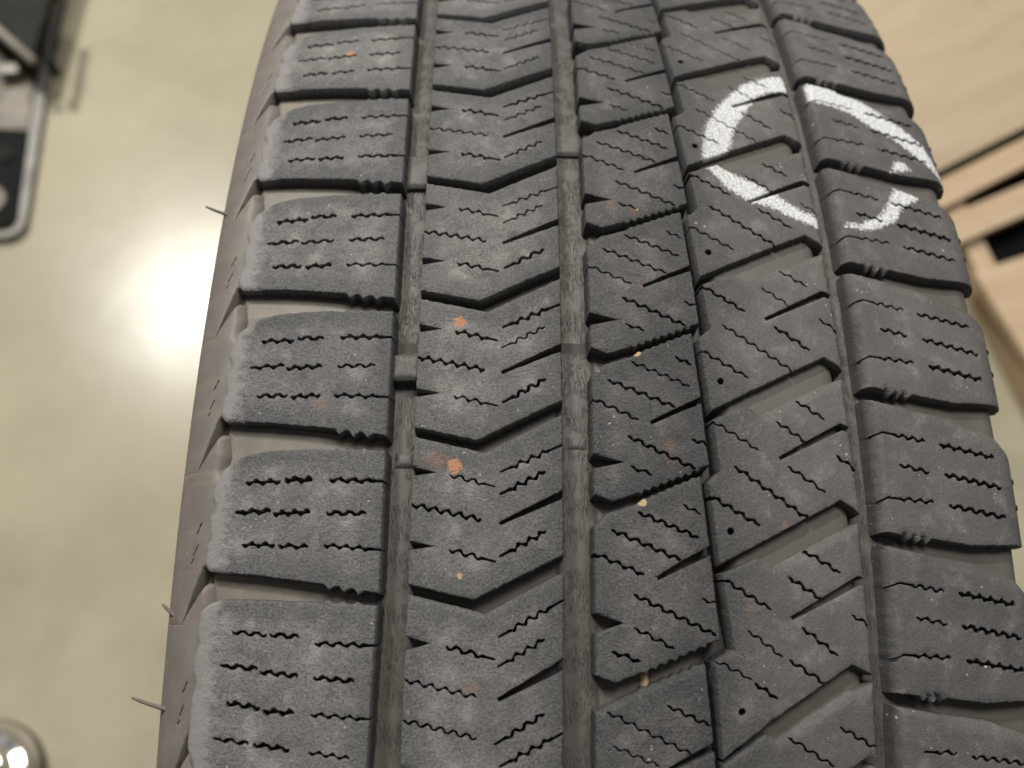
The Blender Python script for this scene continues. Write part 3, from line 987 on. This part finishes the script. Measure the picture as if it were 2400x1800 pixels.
# ---- rubber hairs on the left shoulder and dark nubs on the right shoulder
def tube(name, pts, rads, mat, parent=None, n=8):
    bm = bmesh.new()
    pts = [Vector(p) for p in pts]
    rings = []
    for i, p in enumerate(pts):
        t = (pts[min(i + 1, len(pts) - 1)] - pts[max(i - 1, 0)]).normalized()
        a = t.orthogonal().normalized()
        b = t.cross(a)
        rings.append([bm.verts.new(p + (a * math.cos(2 * math.pi * j / n) + b * math.sin(2 * math.pi * j / n)) * rads[i]) for j in range(n)])
    for r0, r1 in zip(rings, rings[1:]):
        for j in range(n):
            bm.faces.new((r0[j], r0[(j + 1) % n], r1[(j + 1) % n], r1[j]))
    bm.faces.new(rings[0][::-1])
    bm.faces.new(rings[-1])
    bmesh.ops.recalc_face_normals(bm, faces=bm.faces)
    me = bpy.data.meshes.new(name)
    bm.to_mesh(me)
    bm.free()
    for p in me.polygons:
        p.use_smooth = True
    me.materials.append(mat)
    return link(bpy.data.objects.new(name, me), parent)


for (s, v, dx, ds_, L) in ((63.0, -83.6, -1.0, 0.30, 5.0), (-25.5, -83.6, -0.8, 0.75, 3.0), (-42.5, -83.6, -1.0, 0.30, 6.4)):
    p0 = Vector(pos(s, v, 1.3))
    d = Vector((dx, ds_ * .8, .12)).normalized()
    bend = Vector((0, .18, .10))
    pts = [p0 + (d * t + bend * t * t * .35) * L * MM for t in (-.4, 0, .25, .5, .75, 1.0)]
    tube('vent_hair', pts, [.55 * MM, .46 * MM, .36 * MM, .33 * MM, .3 * MM, .2 * MM], M_HAIR, tyre)

nub_me = None
for k in range(-3, KMAX):
    for s in (31.9, 26.6):
        ss_ = s + k * T
        p = Vector(pos(ss_, 80.2, .12))
        q = Vector(pos(ss_, 80.4, 1.5))
        tube('shoulder_nub', [q, p, p + (p - q).normalized() * .3 * MM], [.8 * MM, .75 * MM, .45 * MM], M_BLACK, tyre, 12)

# ------------------------------------------------------------------ floor
me = bpy.data.meshes.new('floor')
me.from_pydata([(-3, -3, 0), (3, -3, 0), (3, 3, 0), (-3, 3, 0)], [], [(0, 1, 2, 3)])
me.materials.append(M_FLOOR)
floor = link(bpy.data.objects.new('floor', me))
tag(floor, 'glossy cream painted workshop floor under the tyre', None, None, 'structure')


def box(name, size, mat, parent=None, loc=(0, 0, 0), rotz=0, bev=0.002, roty=0):
    bm = bmesh.new()
    bmesh.ops.create_cube(bm, size=1)
    for v in bm.verts:
        v.co = Vector((v.co.x * size[0], v.co.y * size[1], v.co.z * size[2]))
    if bev:
        bmesh.ops.bevel(bm, geom=bm.edges[:], offset=bev, segments=2, affect='EDGES', profile=.7)
    me = bpy.data.meshes.new(name)
    bm.to_mesh(me)
    bm.free()
    for p in me.polygons:
        p.use_smooth = True
    me.set_sharp_from_angle(angle=math.radians(40))
    me.materials.append(mat)
    o = link(bpy.data.objects.new(name, me), parent)
    o.location = loc
    o.rotation_euler = (0, roty, rotz)
    return o


# ------------------------------------------------------------------ low wooden platform on the right
H = 0.046
plat = bpy.data.objects.new('wooden_platform', None)
plat.location = (0.62, 0.45, 0)
link(plat)
tag(plat, 'low pale wooden slatted platform on the floor beside the tyre', 'platform')
inv = Matrix.Translation(-Vector(plat.location))


def at_pl(o):
    o.location = Vector(o.location) - Vector(plat.location)


def board(name, e0, ang, width, side, length, thick, mat, start=-.12):
    """e0 = a point on one long edge; the board lies to that side (+1 = far, -1 = near)"""
    u = Vector((math.cos(ang), math.sin(ang), 0))
    n = Vector((-math.sin(ang), math.cos(ang), 0)) * side
    c = Vector(e0) + u * (start + length / 2) + n * width / 2
    c.z = H - thick / 2
    o = box(name, (length, width, thick), mat, plat, c, ang, .0012)
    at_pl(o)
    return o


a1 = math.radians(30)
board('plywood_panel', (0.4525, 0.5030, 0), math.radians(30.2), 0.42, 1, 0.70, .012, M_PLY, -.17)
board('plank', (0.4553, 0.4938, 0), math.radians(29.6), 0.0285, -1, 0.62, .012, M_WOOD, -.030)
board('plank', (0.4536, 0.4488, 0), math.radians(25.8), 0.0315, -1, 0.62, .012, M_WOOD, -.024)
board('plank', (0.4680, 0.3840, 0), math.radians(20.5), 0.1500, -1, 0.60, .012, M_WOOD, -.0055)
bs = bpy.data.meshes.new('gap_shade_sheet')  # dark sheet added under the boards, stands in for shade in the gaps
bs.from_pydata([(0.474, 0.405, .002), (0.530, 0.25, .002), (1.15, 0.30, .002), (1.0, 0.95, .002), (0.40, 0.90, .002), (0.40, 0.50, .002),
                (0.474, 0.405, .006), (0.530, 0.25, .006), (1.15, 0.30, .006), (1.0, 0.95, .006), (0.40, 0.90, .006), (0.40, 0.50, .006)], [],
               [(0, 5, 4, 3, 2, 1), (6, 7, 8, 9, 10, 11)] + [(i, (i + 1) % 6, 6 + (i + 1) % 6, 6 + i) for i in range(6)])
bs.materials.append(M_BLACK)
link(bpy.data.objects.new('gap_shade_sheet', bs), plat).location = -Vector(plat.location)
# side rail (its pale face turns to the lamp) and cross rails below
ang_e = math.atan2(0.307 - 0.4035, 0.5233 - 0.4987)
u = Vector((math.cos(ang_e), math.sin(ang_e), 0))
n = Vector((-math.sin(ang_e), math.cos(ang_e), 0))
c = Vector((0.4735, 0.375, 0)) + u * 0.03 + n * 0.016
c.z = (H - .0125) / 2
o = box('side_rail', (0.26, 0.022, H - .0125), M_WOOD, plat, c, ang_e, .0012)
at_pl(o)
for q in (0.22, 0.44):
    c2 = c + n * q + u * (-.1)
    o = box('side_rail', (0.62, 0.022, H - .0125), M_WOOD, plat, c2, ang_e, .0012)
    at_pl(o)
for px, py in ((0.4905, 0.4055), (0.520, 0.352)):
    o = tube('nail', [(px, py, .006), (px + .004, py - .010, .010)], [.0022, .0022], M_STEEL, plat)
    o.location = -Vector(plat.location)

# ------------------------------------------------------------------ steel machine foot on the left
foot = bpy.data.objects.new('machine_foot', None)
foot.location = (-0.56, 0.55, 0)
link(foot)
tag(foot, 'black and grey steel machine foot plate with a pale worn edge', 'machine foot')


def outline_plate(name, poly, z0, z1, mat, bev=.002):
    bm = bmesh.new()
    vs = [bm.verts.new((x, y, z0)) for x, y in poly]
    f = bm.faces.new(vs)
    r = bmesh.ops.extrude_face_region(bm, geom=[f])
    for v in [g for g in r['geom'] if isinstance(g, bmesh.types.BMVert)]:
        v.co.z = z1
    bmesh.ops.recalc_face_normals(bm, faces=bm.faces)
    if bev:
        bmesh.ops.bevel(bm, geom=[e for e in bm.edges], offset=bev, segments=2, affect='EDGES', profile=.7)
    me = bpy.data.meshes.new(name)
    bm.to_mesh(me)
    bm.free()
    for p in me.polygons:
        p.use_smooth = True
    me.set_sharp_from_angle(angle=math.radians(40))
    me.materials.append(mat)
    o = link(bpy.data.objects.new(name, me), foot)
    o.location = -Vector(foot.location)
    return o


def rounded(x0, y0, x1, y1, skew, r, n=6):
    """plate whose right edge leans; rounded near corner"""
    pts = [(x0, y1), (x0, y0), (x1 - r, y0)]
    for i in range(1, n + 1):
        a = -math.pi / 2 + i / n * math.pi / 2
        pts.append((x1 - r + r * math.cos(a), y0 + r + r * math.sin(a)))
    pts.append((x1 + skew, y1))
    return pts


outline_plate('base_plate', rounded(-0.66, 0.408, -0.466, 0.80, -0.026, .020), .0005, .010, M_STEEL)
outline_plate('rubber_pad', rounded(-0.65, 0.416, -0.4735, 0.533, -0.010, .013), .010, .0145, M_BLACK, .0015)
outline_plate('dirty_top', [(-0.65, 0.5345), (-0.4845, 0.5345), (-0.4930, 0.66), (-0.65, 0.66)], .010, .0125, M_DIRTY, .001)
# ring bolt
def ring(name, cx, cy, z, r0, r1, h, mat):
    bm = bmesh.new()
    N = 28
    rows = []
    for rr, zz in ((r0, z), (r0, z + h), (r1, z + h), (r1, z)):
        rows.append([bm.verts.new((cx + rr * math.cos(2 * math.pi * i / N), cy + rr * math.sin(2 * math.pi * i / N), zz)) for i in range(N)])
    for a, b in zip(rows, rows[1:] + rows[:1]):
        for i in range(N):
            bm.faces.new((a[i], a[(i + 1) % N], b[(i + 1) % N], b[i]))
    bmesh.ops.recalc_face_normals(bm, faces=bm.faces)
    me = bpy.data.meshes.new(name)
    bm.to_mesh(me)
    bm.free()
    me.materials.append(mat)
    o = link(bpy.data.objects.new(name, me), foot)
    o.location = -Vector(foot.location)
    return o


ring('washer', -0.5035, 0.4470, .0145, .009, .0165, .002, M_DIRTY)
ring('bolt_head', -0.4985, 0.5000, .0145, .003, .008, .004, M_GREYPLATE)
# upright body with its pale bar and side rod
outline_plate('top_plate', [(-.66, .762), (-.517, .6335), (-.4775, .5990), (-.4745, .668), (-.4720, .80), (-.66, .80)], .040, .050, M_GREYPLATE, .0012)
box('post', (.10, .10, .028), M_BLACK, foot, (-.575 + .56, .735 - .55, .026), .1, .002)
tube('side_rod', [(-.4600, .5925, .030), (-.4605, .5935, .046), (-.4612, .610, .048), (-.4640, .662, .048), (-.4650, .672, .044)], [.0052] * 5, M_GREYPLATE, foot, 14).location = -Vector(foot.location)
tube('brace_bar', [(-.640, .7365, .050), (-.4745, .5905, .050)], [.0046, .0046], M_CREAMBAR, foot, 12).location = -Vector(foot.location)
box('clamp_block', (.020, .012, .012), M_CREAMBAR, foot, (-.512 + .56, .600 - .55, .022), .2, .003)

# ------------------------------------------------------------------ chrome domed cap, bottom left
def lathe(name, prof_, loc, mat, parent=None, N=64):
    bm = bmesh.new()
    rows = []
    for r, z in prof_:
        rows.append([bm.verts.new((r * math.cos(2 * math.pi * i / N), r * math.sin(2 * math.pi * i / N), z)) for i in range(N)])
    for a, b in zip(rows, rows[1:]):
        for i in range(N):
            bm.faces.new((a[i], a[(i + 1) % N], b[(i + 1) % N], b[i]))
    bm.faces.new(rows[-1])
    bmesh.ops.recalc_face_normals(bm, faces=bm.faces)
    me = bpy.data.meshes.new(name)
    bm.to_mesh(me)
    bm.free()
    for p in me.polygons:
        p.use_smooth = True
    me.set_sharp_from_angle(angle=math.radians(35))
    me.materials.append(mat)
    o = link(bpy.data.objects.new(name, me), parent)
    o.location = loc
    return o


cap = bpy.data.objects.new('chrome_cap', None)
cap.location = (-0.392, -0.075, 0)
link(cap)
tag(cap, 'round polished chrome cap with a tarnished rim standing on the floor', 'cap')
lathe('rim', [(.034, .0005), (.040, .002), (.041, .010), (.039, .013), (.034, .014), (.033, .013)], (0, 0, 0), M_BRASS, cap)
lathe('dome', [(.0335, .001), (.034, .016), (.031, .021), (.024, .024), (.021, .030), (.019, .034), (.012, .036), (.004, .0365)], (0, 0, 0), M_CHROME, cap)
